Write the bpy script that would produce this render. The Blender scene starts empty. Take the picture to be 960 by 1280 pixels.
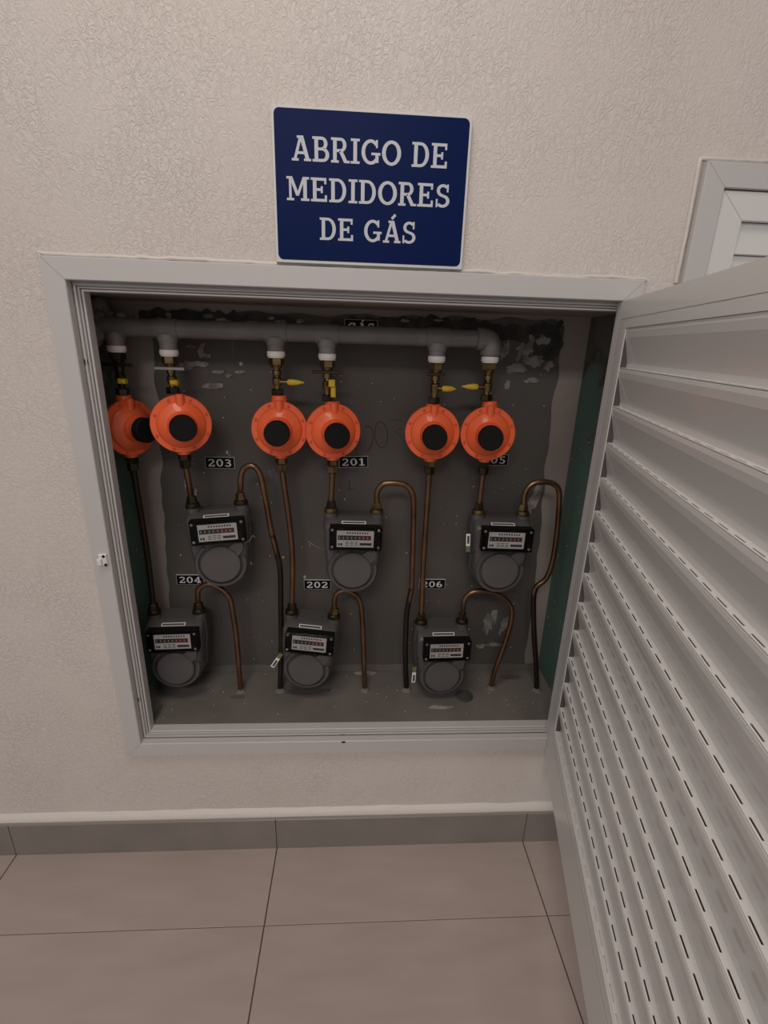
import bpy, bmesh, math, random
from mathutils import Matrix, Vector, Euler, noise
PI = math.pi
rnd = random.Random(7)
C = bpy.context.scene.collection

# ---------------------------------------------------------------- camera
cam_d = bpy.data.cameras.new('camera'); cam = bpy.data.objects.new('camera', cam_d); C.objects.link(cam)
cam_d.sensor_fit = 'HORIZONTAL'; cam_d.sensor_width = 36.0; cam_d.lens = 36.0 * 600.0 / 960.0
cam_d.clip_start = 0.01; cam_d.clip_end = 50
PITCH, ROLL, YAW = -0.3202, -0.0314, -0.0594
Mz = Matrix.Rotation(YAW, 3, 'Z'); Mx = Matrix.Rotation(PITCH, 3, 'X'); My = Matrix.Rotation(ROLL, 3, 'Y')
Rm = Mz @ Mx @ My                                   # columns: right, forward, up
right, fwd, up = Rm.col[0], Rm.col[1], Rm.col[2]
rot = Matrix((right, up, -fwd)).transposed()
cam.matrix_world = Matrix.Translation((-0.0469, -0.8602, 1.1346)) @ rot.to_4x4()
bpy.context.scene.camera = cam

# ---------------------------------------------------------------- world, lights, exposure
W = bpy.data.worlds.new('world'); bpy.context.scene.world = W; W.use_nodes = True
bg = W.node_tree.nodes['Background']; bg.inputs[0].default_value = (0.95, 0.93, 0.93, 1); bg.inputs[1].default_value = 0.45

def area_light(name, loc, target, sx, sy, power, col):
    l = bpy.data.lights.new(name, 'AREA'); l.shape = 'RECTANGLE'; l.size = sx; l.size_y = sy
    l.energy = power; l.color = col
    o = bpy.data.objects.new(name, l); C.objects.link(o); o.location = loc
    o.rotation_euler = (Vector(target) - Vector(loc)).to_track_quat('-Z', 'Y').to_euler()
    return o
area_light('ceiling_lamp_light', (-0.25, -0.75, 2.56), (-0.25, -0.75, 0), 0.6, 0.6, 11.5, (1.0, 0.90, 0.82))
area_light('added_fill_light_far', (-0.4, -2.6, 2.56), (-0.4, -2.6, 0), 1.2, 0.6, 37.0, (1.0, 0.93, 0.88))  # added fill from further back, reaches deeper into the niche
vs = bpy.context.scene.view_settings
vs.view_transform = 'Standard'; vs.look = 'None'; vs.gamma = 1.0; vs.use_curve_mapping = False; vs.exposure = 0.03

# ---------------------------------------------------------------- materials
def mat(name, col, rough=0.5, metal=0.0, bump=None, var=None, coat=0.0, spec=0.5):
    """bump=(scale, strength, distance); var=(scale, second colour, low, high)"""
    m = bpy.data.materials.new(name); m.use_nodes = True
    nt = m.node_tree; b = nt.nodes['Principled BSDF']
    b.inputs['Base Color'].default_value = (*col, 1); b.inputs['Roughness'].default_value = rough
    b.inputs['Metallic'].default_value = metal; b.inputs['Coat Weight'].default_value = coat
    b.inputs['Specular IOR Level'].default_value = spec
    tc = nt.nodes.new('ShaderNodeTexCoord')
    if var:
        n = nt.nodes.new('ShaderNodeTexNoise'); n.inputs['Scale'].default_value = var[0]; n.inputs['Detail'].default_value = 6
        nt.links.new(tc.outputs['Object'], n.inputs['Vector'])
        r = nt.nodes.new('ShaderNodeValToRGB'); r.color_ramp.elements[0].position = var[2]; r.color_ramp.elements[1].position = var[3]
        r.color_ramp.elements[0].color = (*col, 1); r.color_ramp.elements[1].color = (*var[1], 1)
        nt.links.new(n.outputs['Fac'], r.inputs['Fac']); nt.links.new(r.outputs['Color'], b.inputs['Base Color'])
    if bump:
        n = nt.nodes.new('ShaderNodeTexNoise'); n.inputs['Scale'].default_value = bump[0]; n.inputs['Detail'].default_value = 4
        nt.links.new(tc.outputs['Object'], n.inputs['Vector'])
        bp = nt.nodes.new('ShaderNodeBump'); bp.inputs['Strength'].default_value = bump[1]; bp.inputs['Distance'].default_value = bump[2]
        nt.links.new(n.outputs['Fac'], bp.inputs['Height']); nt.links.new(bp.outputs['Normal'], b.inputs['Normal'])
    return m

def stucco():
    m = bpy.data.materials.new('stucco_paint'); m.use_nodes = True; nt = m.node_tree; b = nt.nodes['Principled BSDF']
    N, L = nt.nodes.new, nt.links.new
    b.inputs['Roughness'].default_value = 0.55; b.inputs['Specular IOR Level'].default_value = 0.35
    tc = N('ShaderNodeTexCoord')
    v = N('ShaderNodeTexNoise'); v.inputs['Scale'].default_value = 2.2; v.inputs['Detail'].default_value = 5
    L(tc.outputs['Object'], v.inputs['Vector'])
    r = N('ShaderNodeValToRGB'); r.color_ramp.elements[0].position = .35; r.color_ramp.elements[1].position = .7
    r.color_ramp.elements[0].color = (.61, .55, .508, 1); r.color_ramp.elements[1].color = (.645, .60, .562, 1)
    L(v.outputs['Fac'], r.inputs['Fac']); L(r.outputs['Color'], b.inputs['Base Color'])
    # vermicular roller texture: warped noise folded into ridges, in patches of stronger and weaker relief
    n1 = N('ShaderNodeTexNoise'); n1.inputs['Scale'].default_value = 95; n1.inputs['Detail'].default_value = 3; n1.inputs['Distortion'].default_value = 1.2
    mp = N('ShaderNodeMapping'); mp.inputs['Scale'].default_value = (1.3, 1, 0.75); L(tc.outputs['Object'], mp.inputs['Vector']); L(mp.outputs['Vector'], n1.inputs['Vector'])
    s = N('ShaderNodeMath'); s.operation = 'SUBTRACT'; s.inputs[1].default_value = .5; L(n1.outputs['Fac'], s.inputs[0])
    a = N('ShaderNodeMath'); a.operation = 'ABSOLUTE'; L(s.outputs[0], a.inputs[0])
    sq = N('ShaderNodeMapRange'); sq.inputs['From Min'].default_value = 0; sq.inputs['From Max'].default_value = .12; sq.inputs['To Min'].default_value = 1; sq.inputs['To Max'].default_value = 0
    L(a.outputs[0], sq.inputs['Value'])
    pm = N('ShaderNodeTexNoise'); pm.inputs['Scale'].default_value = 7; L(tc.outputs['Object'], pm.inputs['Vector'])
    pr = N('ShaderNodeMapRange'); pr.inputs['From Min'].default_value = .3; pr.inputs['From Max'].default_value = .7; pr.inputs['To Min'].default_value = .3; pr.inputs['To Max'].default_value = 1
    L(pm.outputs['Fac'], pr.inputs['Value'])
    mu = N('ShaderNodeMath'); mu.operation = 'MULTIPLY'; L(sq.outputs[0], mu.inputs[0]); L(pr.outputs[0], mu.inputs[1])
    f = N('ShaderNodeTexNoise'); f.inputs['Scale'].default_value = 240; L(tc.outputs['Object'], f.inputs['Vector'])
    ad = N('ShaderNodeMath'); ad.operation = 'MULTIPLY_ADD'; ad.inputs[1].default_value = .35; L(f.outputs['Fac'], ad.inputs[0]); L(mu.outputs[0], ad.inputs[2])
    bp = N('ShaderNodeBump'); bp.inputs['Strength'].default_value = .6; bp.inputs['Distance'].default_value = .0014
    L(ad.outputs[0], bp.inputs['Height']); L(bp.outputs['Normal'], b.inputs['Normal'])
    return m

def tile_mat():
    m = bpy.data.materials.new('floor_porcelain'); m.use_nodes = True; nt = m.node_tree; b = nt.nodes['Principled BSDF']
    N, L = nt.nodes.new, nt.links.new
    b.inputs['Roughness'].default_value = .32; b.inputs['Specular IOR Level'].default_value = .45
    tc = N('ShaderNodeTexCoord'); mp = N('ShaderNodeMapping'); mp.inputs['Scale'].default_value = (3, 12, 3)
    L(tc.outputs['Object'], mp.inputs['Vector'])
    n = N('ShaderNodeTexNoise'); n.inputs['Scale'].default_value = 2.0; n.inputs['Detail'].default_value = 7; L(mp.outputs['Vector'], n.inputs['Vector'])
    r = N('ShaderNodeValToRGB'); r.color_ramp.elements[0].position = .3; r.color_ramp.elements[1].position = .75
    r.color_ramp.elements[0].color = (.36, .29, .262, 1); r.color_ramp.elements[1].color = (.405, .333, .303, 1)
    L(n.outputs['Fac'], r.inputs['Fac']); L(r.outputs['Color'], b.inputs['Base Color'])
    return m

def drywall_mat():
    """moisture-resistant green board under smears of cement, heavier towards the top of the niche"""
    m = bpy.data.materials.new('green_board'); m.use_nodes = True; nt = m.node_tree; b = nt.nodes['Principled BSDF']
    N, L = nt.nodes.new, nt.links.new
    b.inputs['Roughness'].default_value = .6
    tc = N('ShaderNodeTexCoord'); sx = N('ShaderNodeSeparateXYZ'); L(tc.outputs['Object'], sx.inputs[0])
    n = N('ShaderNodeTexNoise'); n.inputs['Scale'].default_value = 14; n.inputs['Detail'].default_value = 6; L(tc.outputs['Object'], n.inputs['Vector'])
    z = N('ShaderNodeMapRange'); z.inputs['From Min'].default_value = .85; z.inputs['From Max'].default_value = 1.2; z.inputs['To Min'].default_value = -.22; z.inputs['To Max'].default_value = .28
    L(sx.outputs['Z'], z.inputs['Value'])
    ad = N('ShaderNodeMath'); ad.operation = 'ADD'; L(n.outputs['Fac'], ad.inputs[0]); L(z.outputs[0], ad.inputs[1])
    r = N('ShaderNodeValToRGB'); e = r.color_ramp.elements
    e[0].position = .35; e[0].color = (.085, .15, .125, 1); e[1].position = .56; e[1].color = (.085, .15, .125, 1)
    q = e.new(.6); q.color = (.10, .13, .11, 1); q = e.new(.66); q.color = (.06, .064, .052, 1); q = e.new(.8); q.color = (.11, .105, .092, 1)
    L(ad.outputs[0], r.inputs['Fac']); L(r.outputs['Color'], b.inputs['Base Color'])
    bp = N('ShaderNodeBump'); bp.inputs['Strength'].default_value = .3; bp.inputs['Distance'].default_value = .002
    L(n.outputs['Fac'], bp.inputs['Height']); L(bp.outputs['Normal'], b.inputs['Normal'])
    return m

M = {}
M['stucco'] = stucco(); M['tile'] = tile_mat(); M['green'] = drywall_mat()
M['caulk'] = mat('caulk', (.62, .57, .525), .5, bump=(60, .5, .002))
M['grout'] = mat('grout', (.10, .085, .075), .9)
M['alu'] = mat('white_lacquered_aluminium', (.52, .50, .49), .34, coat=.25)
M['alu_door'] = mat('white_lacquered_door', (.66, .65, .635), .38, coat=.3)
M['dark_gap'] = mat('dark_gap_shade', (.02, .018, .017), .7)  # shade inside gaps and holes, painted as a flat dark colour
M['reveal_shade'] = mat('grey_reveal_shade', (.085, .078, .074), .8)  # shade of the stile reveal, put into the colour
M['base'] = mat('baseboard_porcelain', (.20, .175, .16), .35, var=(9, (.235, .205, .185), .3, .7))
M['basecap'] = mat('baseboard_cap', (.33, .29, .265), .4)
M['beige'] = mat('niche_plaster', (.27, .225, .203), .85, bump=(40, .4, .002), var=(5, (.32, .27, .245), .35, .65))
M['skim'] = mat('grey_cement_skim', (.078, .070, .061), .75, bump=(25, .35, .002), var=(6, (.105, .094, .085), .3, .7))
M['darkmortar'] = mat('dark_mortar', (.035, .034, .030), .9, bump=(60, .8, .003), var=(30, (.075, .072, .064), .45, .75))
M['rubble'] = mat('rough_mortar', (.13, .122, .11), .9, bump=(90, .9, .004), var=(35, (.24, .225, .205), .4, .7))
M['smear'] = mat('white_plaster', (.30, .28, .26), .9, bump=(80, .6, .002), var=(40, (.16, .15, .14), .45, .6))
M['speck'] = mat('plaster_specks', (.45, .43, .40), .9)
M['cement'] = mat('cement_floor', (.115, .103, .094), .8, bump=(30, .4, .002), var=(7, (.165, .146, .132), .35, .7))
M['orange'] = mat('orange_enamel', (.86, .135, .040), .38, coat=.15)
M['orange_dark'] = mat('orange_enamel_ring', (.60, .10, .035), .5)
M['black'] = mat('black_plastic', (.004, .004, .004), .6, spec=.2)
M['blackmetal'] = mat('blackened_brass', (.045, .036, .020), .4, .8)
M['brass'] = mat('brass', (.22, .155, .065), .34, .9, var=(60, (.09, .06, .03), .4, .7))
M['steel'] = mat('worn_steel', (.32, .30, .27), .45, .7)
M['copper'] = mat('aged_copper', (.215, .125, .066), .33, .85, var=(18, (.085, .053, .031), .4, .75))
M['dark_copper'] = mat('darker_copper', (.035, .024, .017), .45, .7, var=(25, (.07, .042, .026), .5, .8))  # darker copper tone for one pipe and some lower lengths
M['yellow'] = mat('yellow_plastic', (.62, .43, .02), .4)
M['pipe'] = mat('grey_painted_pipe', (.175, .165, .158), .42, var=(20, (.13, .121, .114), .4, .75))
M['ptfe'] = mat('white_thread_tape', (.72, .68, .65), .7)
M['meter'] = mat('grey_meter_enamel', (.072, .067, .067), .42, bump=(120, .15, .0006))
M['meterdisc'] = mat('grey_meter_cover', (.085, .078, .080), .5)
M['white'] = mat('white_label', (.72, .70, .68), .55)
M['ink'] = mat('dark_print', (.035, .033, .033), .6)
M['redcounter'] = mat('red_counter', (.13, .018, .016), .5)
M['digit'] = mat('counter_digits', (.40, .37, .35), .6)
M['labelblack'] = mat('black_label', (.006, .006, .009), .6, spec=.15)
M['labeltext'] = mat('label_lettering', (.75, .75, .74), .5)
M['blue'] = mat('blue_sign', (.0012, .0095, .066), .4, spec=.08)
M['signwhite'] = mat('sign_white', (.52, .54, .58), .45)
M['signedge'] = mat('sign_border', (.60, .60, .59), .45)
M['green_tag'] = mat('green_seal', (.10, .17, .055), .5)
M['pencil'] = mat('pencil_mark', (.045, .042, .040), .8)
M['ceil'] = mat('ceiling_paint', (.62, .59, .56), .8)
g = bpy.data.materials.new('clear_cover'); g.use_nodes = True; gb = g.node_tree.nodes['Principled BSDF']
gb.inputs['Transmission Weight'].default_value = 1; gb.inputs['Roughness'].default_value = .05; gb.inputs['IOR'].default_value = 1.1
M['clear'] = g

# ---------------------------------------------------------------- mesh helpers
class MB:
    def __init__(s): s.v = []; s.f = []
    def add(s, vs, fs):
        o = len(s.v); s.v += [tuple(v) for v in vs]; s.f += [tuple(i + o for i in f) for f in fs]; return s
    def box(s, x0, x1, y0, y1, z0, z1):
        return s.add([(x0,y0,z0),(x1,y0,z0),(x1,y1,z0),(x0,y1,z0),(x0,y0,z1),(x1,y0,z1),(x1,y1,z1),(x0,y1,z1)],
                     [(0,3,2,1),(4,5,6,7),(0,1,5,4),(1,2,6,5),(2,3,7,6),(3,0,4,7)])
    def bbox(s, x0, x1, y0, y1, z0, z1, b):
        """box chamfered on its front (low y) edges"""
        q = lambda y, i: [(x0+i,y,z0+i),(x1-i,y,z0+i),(x1-i,y,z1-i),(x0+i,y,z1-i)]
        return s.loft([q(y0, b), q(y0+b, 0), q(y1, 0)])
    def loft(s, rings, caps=True):
        n = len(rings[0]); vs = [p for r in rings for p in r]; fs = []
        for k in range(len(rings)-1):
            for i in range(n):
                j = (i+1) % n; fs.append((k*n+i, k*n+j, (k+1)*n+j, (k+1)*n+i))
        if caps: fs.append(tuple(range(n))[::-1]); fs.append(tuple((len(rings)-1)*n+i for i in range(n)))
        return s.add(vs, fs)
    def lathe(s, prof, T=Matrix(), n=32, hexa=False):
        """prof: list of (radius, height) along local Z"""
        rings = []
        for r, h in prof:
            r = max(r, 1e-5)
            rings.append([T @ Vector((r*math.cos(2*PI*i/n), r*math.sin(2*PI*i/n), h)) for i in range(n)])
        return s.loft(rings)
    def tube(s, pts, r, n=12, smooth=6, caps=True):
        P = [Vector(p) for p in pts]
        if smooth > 1 and len(P) > 2:
            Q = []
            E_ = [2*P[0]-P[1]] + P + [2*P[-1]-P[-2]]
            for i in range(1, len(E_)-2):
                a, b, c, d = E_[i-1:i+3]
                for k in range(smooth):
                    t = k/smooth
                    Q.append(.5*((2*b)+(c-a)*t+(2*a-5*b+4*c-d)*t*t+(3*b-a-3*c+d)*t**3))
            Q.append(P[-1]); P = Q
        rings = []; N_ = None
        for i, p in enumerate(P):
            t = (P[min(i+1, len(P)-1)] - P[max(i-1, 0)]).normalized()
            if N_ is None:
                N_ = t.orthogonal().normalized()
            N_ = (N_ - t*N_.dot(t)).normalized(); B = t.cross(N_)
            rings.append([p + N_*(r*math.cos(2*PI*k/n)) + B*(r*math.sin(2*PI*k/n)) for k in range(n)])
        return s.loft(rings, caps)
    def xf(s, T): s.v = [tuple(T @ Vector(v)) for v in s.v]; return s
    def build(s, name, m, parent=None, ang=35):
        me = bpy.data.meshes.new(name); me.from_pydata(s.v, [], s.f)
        bm = bmesh.new(); bm.from_mesh(me); bmesh.ops.recalc_face_normals(bm, faces=bm.faces); bm.to_mesh(me); bm.free()
        me.materials.append(m)
        me.polygons.foreach_set('use_smooth', [True]*len(me.polygons))
        me.set_sharp_from_angle(angle=math.radians(ang))
        o = bpy.data.objects.new(name, me); C.objects.link(o)
        if parent: o.parent = parent
        return o

def tag(o, label=None, cat=None, group=None, kind=None):
    if label: o['label'] = label
    if cat: o['category'] = cat
    if group: o['group'] = group
    if kind: o['kind'] = kind
    return o
def thing(name, loc, label, cat, rot=(0,0,0), group=None):
    o = bpy.data.objects.new(name, None); C.objects.link(o); o.location = loc; o.rotation_euler = rot
    o.empty_display_size = .05
    return tag(o, label, cat, group)
def struct(o, label=None): o['kind'] = 'structure'; (label and o.__setitem__('label', label)); return o
TZ = lambda z: Matrix.Translation((0, 0, z))
FRONT = Matrix.Rotation(PI/2, 4, 'X')          # local +Z -> -Y (towards the room)
def hexnut(mb, x, y, z0, z1, r, ch=.0012, rot=0.0, top=None):
    T = Matrix.Translation((x, y, 0)) @ Matrix.Rotation(rot, 4, 'Z')
    rt = top or r
    mb.lathe([(r-ch, z0), (r, z0+ch), (rt, z1-ch), (rt-ch, z1)], T, 6)

# ---------------------------------------------------------------- lettering (slab-serif glyphs built from strokes)
def glyph_polys(ch):
    P = []
    R = lambda a, b, c, d: P.append([(a, b), (c, b), (c, d), (a, d)])
    def Ln(a, b, c, d, w):
        dx, dy = c-a, d-b; l = math.hypot(dx, dy); nx, ny = -dy/l*w/2, dx/l*w/2
        P.append([(a-nx, b-ny), (c-nx, d-ny), (c+nx, d+ny), (a+nx, b+ny)])
    def A(cx, cy, rx, ry, a0, a1, w, wv=None):
        wv = wv or w*.78
        n = max(6, int(abs(a1-a0)/9))
        for i in range(n):
            q = []
            for t, s in ((i, -1), (i+1, -1), (i+1, 1), (i, 1)):
                a = math.radians(a0+(a1-a0)*t/n)
                q.append((cx+(rx+s*w/2)*math.cos(a), cy+(ry+s*wv/2)*math.sin(a)))
            P.append(q)
    if ch in 'AÁ':
        Ln(.15,.03,.45,.98,.13); Ln(.79,.03,.49,.98,.18); R(.25,.27,.68,.38); R(0,0,.34,.1); R(.60,0,.95,.1); R(.27,.9,.56,1); w=.95
        if ch == 'Á': Ln(.44,1.08,.64,1.27,.13)
    elif ch == 'B': R(.1,0,.28,1); R(0,0,.2,.1); R(0,.9,.2,1); R(.2,.88,.47,1); R(.2,.46,.5,.57); R(.2,0,.5,.12); A(.46,.73,.19,.21,-90,90,.17,.12); A(.50,.285,.23,.225,-90,90,.18,.12); w=.84
    elif ch == 'D': R(.1,0,.28,1); R(0,0,.2,.1); R(0,.9,.2,1); R(.2,.88,.42,1); R(.2,0,.42,.12); A(.42,.5,.34,.44,-90,90,.18,.12); w=.90
    elif ch == 'E': R(.1,0,.28,1); R(0,0,.2,.1); R(0,.9,.2,1); R(.2,.88,.76,1); R(.2,0,.79,.12); R(.2,.45,.55,.56); R(.67,.74,.77,1); R(.69,0,.80,.28); R(.49,.36,.59,.65); w=.84
    elif ch == 'G': A(.47,.5,.37,.44,42,318,.18,.13); R(.50,.38,.95,.48); R(.70,.08,.86,.48); R(.72,.67,.81,.99); w=.96
    elif ch == 'I': R(.13,0,.31,1); R(0,0,.44,.1); R(0,.9,.44,1); w=.45
    elif ch == 'M': Ln(.22,.97,.54,.22,.15); Ln(.86,.97,.54,.22,.12); R(.12,0,.24,1); R(.82,0,1.0,1); R(0,0,.36,.1); R(.70,0,1.12,.1); R(0,.9,.28,1); R(.80,.9,1.12,1); w=1.13
    elif ch == 'O': A(.47,.5,.38,.44,0,360,.19,.13); w=.95
    elif ch == 'R': R(.1,0,.28,1); R(0,0,.38,.1); R(0,.9,.2,1); R(.2,.88,.48,1); R(.2,.43,.5,.55); A(.47,.715,.2,.225,-90,90,.17,.12); Ln(.46,.5,.72,.05,.17); R(.66,0,.92,.1); w=.90
    elif ch == 'S': A(.38,.725,.24,.21,35,270,.16,.12); A(.38,.275,.27,.215,-145,90,.17,.12); R(.57,.66,.66,.99); R(.04,.01,.13,.36); w=.76
    elif ch == '0': A(.36,.5,.25,.44,0,360,.17,.12); w=.76
    elif ch == '1': R(.27,0,.44,1); Ln(.34,.95,.1,.80,.12); R(.08,0,.64,.1); w=.70
    elif ch == '2': A(.35,.71,.23,.23,-38,165,.16,.12); Ln(.54,.60,.12,.12,.15); R(.05,0,.66,.13); R(.57,0,.67,.26); w=.76
    elif ch == '3': A(.33,.735,.22,.205,-90,150,.15,.12); A(.34,.275,.25,.215,-155,90,.17,.12); R(.2,.48,.36,.57); w=.74
    elif ch == '4': R(.43,0,.59,1); Ln(.48,.95,.08,.32,.13); R(.02,.24,.74,.36); R(.30,0,.74,.09); w=.78
    elif ch == '5': R(.14,.88,.62,1); R(.14,.50,.27,1); A(.34,.31,.25,.25,-150,130,.16,.12); w=.74
    elif ch == '6': A(.37,.29,.24,.23,0,360,.16,.12); A(.50,.42,.37,.50,98,190,.16,.12); w=.76
    else: w=.40
    return P, w
def text_mb(txt, x0, x1, zb, h, y, depth=.0006, cx=False):
    """text between x0 and x1 (fitted), baseline zb, cap height h, facing -Y"""
    tot = sum(glyph_polys(c)[1] for c in txt) + .07*(len(txt)-1)
    k = (x1-x0)/tot; mb = MB(); x = x0
    for c in txt:
        P, w = glyph_polys(c)
        for p in P:
            yy = y - 2.5e-5*(P.index(p) % 7)
            a = [(x+q[0]*k, yy, zb+q[1]*h) for q in p]; b = [(q[0], y+depth, q[2]) for q in a]
            mb.loft([a, b])
        x += (w+.07)*k
    return mb

def ragged(pts, amp, freq, seed=0, step=.012):
    """closed outline (x,z) with a torn edge"""
    out = []
    n = len(pts)
    for i in range(n):
        a = Vector(pts[i]); b = Vector(pts[(i+1) % n]); k = max(1, int((b-a).length/step))
        d = (b-a).normalized(); nn = Vector((-d.y, d.x))
        for j in range(k):
            p = a.lerp(b, j/k)
            out.append(p + nn*amp*(noise.noise(Vector((p.x*freq, p.y*freq, seed)))*2))
    return out
def sheet(outline, y0, th, T=None):
    """thin slab of an (x,z) outline, front face at y0, back at y0+th (ngon triangulated by bmesh)"""
    mb = MB(); n = len(outline)
    a = [(p[0], y0, p[1]) for p in outline]; b = [(p[0], y0+th, p[1]) for p in outline]
    mb.loft([a, b])
    if T: mb.xf(T)
    return mb
def blob(cx, cz, rx, rz, seed, n=26, amp=.35):
    out = []
    for i in range(n):
        a = 2*PI*i/n; r = 1 + amp*2*noise.noise(Vector((math.cos(a)*1.3, math.sin(a)*1.3, seed))) + amp*noise.noise(Vector((math.cos(a)*4, math.sin(a)*4, seed+9)))
        out.append((cx+rx*r*math.cos(a), cz+rz*r*math.sin(a)))
    return out

def jag(cx, cz, rx, rz, seed, n=48):
    out = []
    for i in range(n):
        a = 2*PI*i/n; c, q = math.cos(a), math.sin(a)
        r = 1 + .55*noise.noise(Vector((c*1.1, q*1.1, seed))) + .35*noise.noise(Vector((c*3, q*3, seed+9))) + .22*noise.noise(Vector((c*8, q*8, seed+19)))
        out.append((cx+rx*r*c+.25*rz*q, cz+rz*r*q))
    return out

# ================================================================ SETTING
OX0, OX1, OZ0, OZ1 = -.532, .417, .293, 1.254         # hole in the wall behind the flanges
NX0, NX1, NZ0, NZ1, ND = -.556, .452, .333, 1.220, .230   # niche inside
# main wall (four slabs around the gas niche, with the second opening left solid behind its hatch)
w = MB()
w.box(-2.4, OX0, 0, .03, 0, 2.6); w.box(OX1, 2.2, 0, .03, 0, 2.6)
w.box(OX0, OX1, 0, .03, 0, OZ0); w.box(OX0, OX1, 0, .03, OZ1, 2.6)
wall = struct(w.build('wall_front', M['stucco']), 'cream painted wall with rough roller texture around the meter niche')
# irregular plaster beads left along the frame tops and sides
def bead(pts, r, name, parent, seed):
    P = []
    for i in range(len(pts)-1):
        a, b = Vector(pts[i]), Vector(pts[i+1]); k = max(2, int((b-a).length/.012))
        for j in range(k):
            p = a.lerp(b, j/k); q = noise.noise(p*55+Vector((seed,0,0)))*.0032
            P.append(p + Vector((q*.5, 0, q)))
    P.append(Vector(pts[-1]))
    return MB().tube(P, r, 6, 1).build(name, M['caulk'], parent, 80)
bead([(-.546,-.001,1.2655),(.43,-.001,1.2630)], .0034, 'plaster_bead', wall, 1)
bead([(-.5435,-.001,1.268),(-.5435,-.001,.80)], .0035, 'plaster_bead', wall, 2)
bead([(-.5435,-.001,.80),(-.5435,-.001,.29)], .0028, 'plaster_bead', wall, 3)
bead([(.4815,-.001,1.26),(.4815,-.001,1.437),(1.07,-.001,1.4365)], .0038, 'plaster_bead', wall, 4)
# floor
fl = MB(); fl.box(-2.4, 2.2, -3.6, 0, -.06, -.0035); floor = struct(fl.build('floor', M['grout']))
tb = MB(); g2 = .0013
tb.loft([[(a, b, -.0035) for a, b in ((g2, g2), (.6-g2, g2), (.6-g2, .6-g2), (g2, .6-g2))],
         [(a, b, -.0006) for a, b in ((g2, g2), (.6-g2, g2), (.6-g2, .6-g2), (g2, .6-g2))],
         [(a, b, 0) for a, b in ((g2+.0006, g2+.0006), (.6-g2-.0006, g2+.0006), (.6-g2-.0006, .6-g2-.0006), (g2+.0006, .6-g2-.0006))]])
tile0 = tb.build('floor_tile', M['tile'], floor)
first = True
for i in range(-3, 4):
    for j in range(0, 5):
        x = -.228 + .6*i
        if j == 0:      # cut row against the wall
            t = MB(); t.loft([[(a, b, z) for a, b in ((g2+e, e), (.6-g2-e, e), (.6-g2-e, .175-g2-e), (g2+e, .175-g2-e))] for z, e in ((-.0035, 0), (-.0006, 0), (0, .0006))])
            o = t.build('floor_tile', M['tile'], floor); o.location = (x, -.175, 0)
        else:
            if first: o = tile0; first = False
            else: o = tile0.copy(); C.objects.link(o)
            o.location = (x, -.175-.6*j, 0)
# ceiling
struct(MB().box(-2.4, 2.2, -3.6, .1, 2.6, 2.66).build('ceiling', M['ceil']))
# baseboard
base = struct(MB().box(-2.4, 2.2, -.0085, 0, 0, .091).build('baseboard_front', M['grout']), 'grey brown tile baseboard along the foot of the cream wall')
for i in range(-3, 4):
    x = -.228+.6*i
    bb = MB(); bb.loft([[(xx, -.008, 0), (xx, -.012, .0004), (xx, -.012, .0895), (xx, -.0105, .091), (xx, -.008, .091)] for xx in (x+.0009, x+.5991)])
    bb.build('baseboard_tile', M['base'], base)
cb = MB(); cb.loft([[(x, 0, .0915), (x, -.0115, .0915), (x, -.0115, .0990), (x, 0, .0990)] for x in (-2.4, 2.2)])
cb.build('top_strip', M['basecap'], base)
P = []
pb = MB(); rings = []
k = 150
for i in range(k+1):
    x = -1.2 + 2.2*i/k; q = noise.noise(Vector((x*14, 0, 3)))*.0022
    rings.append([(x, 0, .0992), (x, -.0115-q*.4, .0992), (x, -.0110-q*.4, .104+q), (x, -.0065, .110+q*1.5), (x, 0, .115+q*2)])
pb.loft(rings); pb.build('plaster_ledge', M['caulk'], base, 80)

# niche shell
nb = MB().box(NX0-.03, NX1+.03, ND, ND+.03, NZ0-.03, NZ1+.03)
wb = struct(nb.build('wall_back', M['beige']), 'beige plastered back wall of the meter niche')
wl = struct(MB().box(NX0-.03, NX0, .03, ND, NZ0-.03, NZ1+.03).build('wall_left', M['green']), 'green board left side of the meter niche')
wr = struct(MB().box(NX1, NX1+.03, .03, ND, NZ0-.03, NZ1+.03).build('wall_right', M['green']), 'green board right side of the meter niche')
MB().box(NX0-.03, NX1+.03, .03, ND+.03, NZ1+.0, NZ1+.03).build('ceiling', M['beige'])
struct(bpy.context.scene.objects['ceiling.001'], 'beige plaster top of the meter niche')
nf = struct(MB().box(NX0, NX1, .0296, ND, NZ0-.04, NZ0).build('floor', M['cement']), 'grey cement bottom of the meter niche')

sk = ragged([(-.500,NZ0),(-.512,.50),(-.507,.60),(-.497,.80),(-.486,.95),(-.478,1.10),(-.480,1.165),(-.492,1.203),(-.2,1.206),(.1,1.209),(.37,1.212),(.396,1.20),(.393,1.0),(.398,.85),(.404,.75),(.414,.52),(.412,NZ0)][::-1], .0035, 22, 5)
s_ = sheet(sk, ND-.002, .004).build('cement_skim', M['skim'], wb, 30); tag(s_, 'darker grey cement skim over the middle of the back wall')
for k, (pts, sd) in enumerate(((
        [(-.495,1.172),(-.495,1.203),(-.40,1.206),(-.30,1.203),(-.18,1.199),(-.155,1.178),(-.16,1.165),(-.3,1.168),(-.42,1.170)], 1),
        ([(-.118,1.165),(-.112,1.186),(-.085,1.203),(.02,1.208),(.12,1.211),(.20,1.210),(.235,1.200),(.30,1.198),(.392,1.208),(.392,1.14),(.372,1.125),(.345,1.135),(.31,1.165),(.22,1.165),(.05,1.165)], 2),
        )):
    o = sheet(ragged(pts[::-1], .0055, 70, sd, .005), ND-.0032, .0014).build('mortar_patch', M['darkmortar'], wb, 30)
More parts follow.
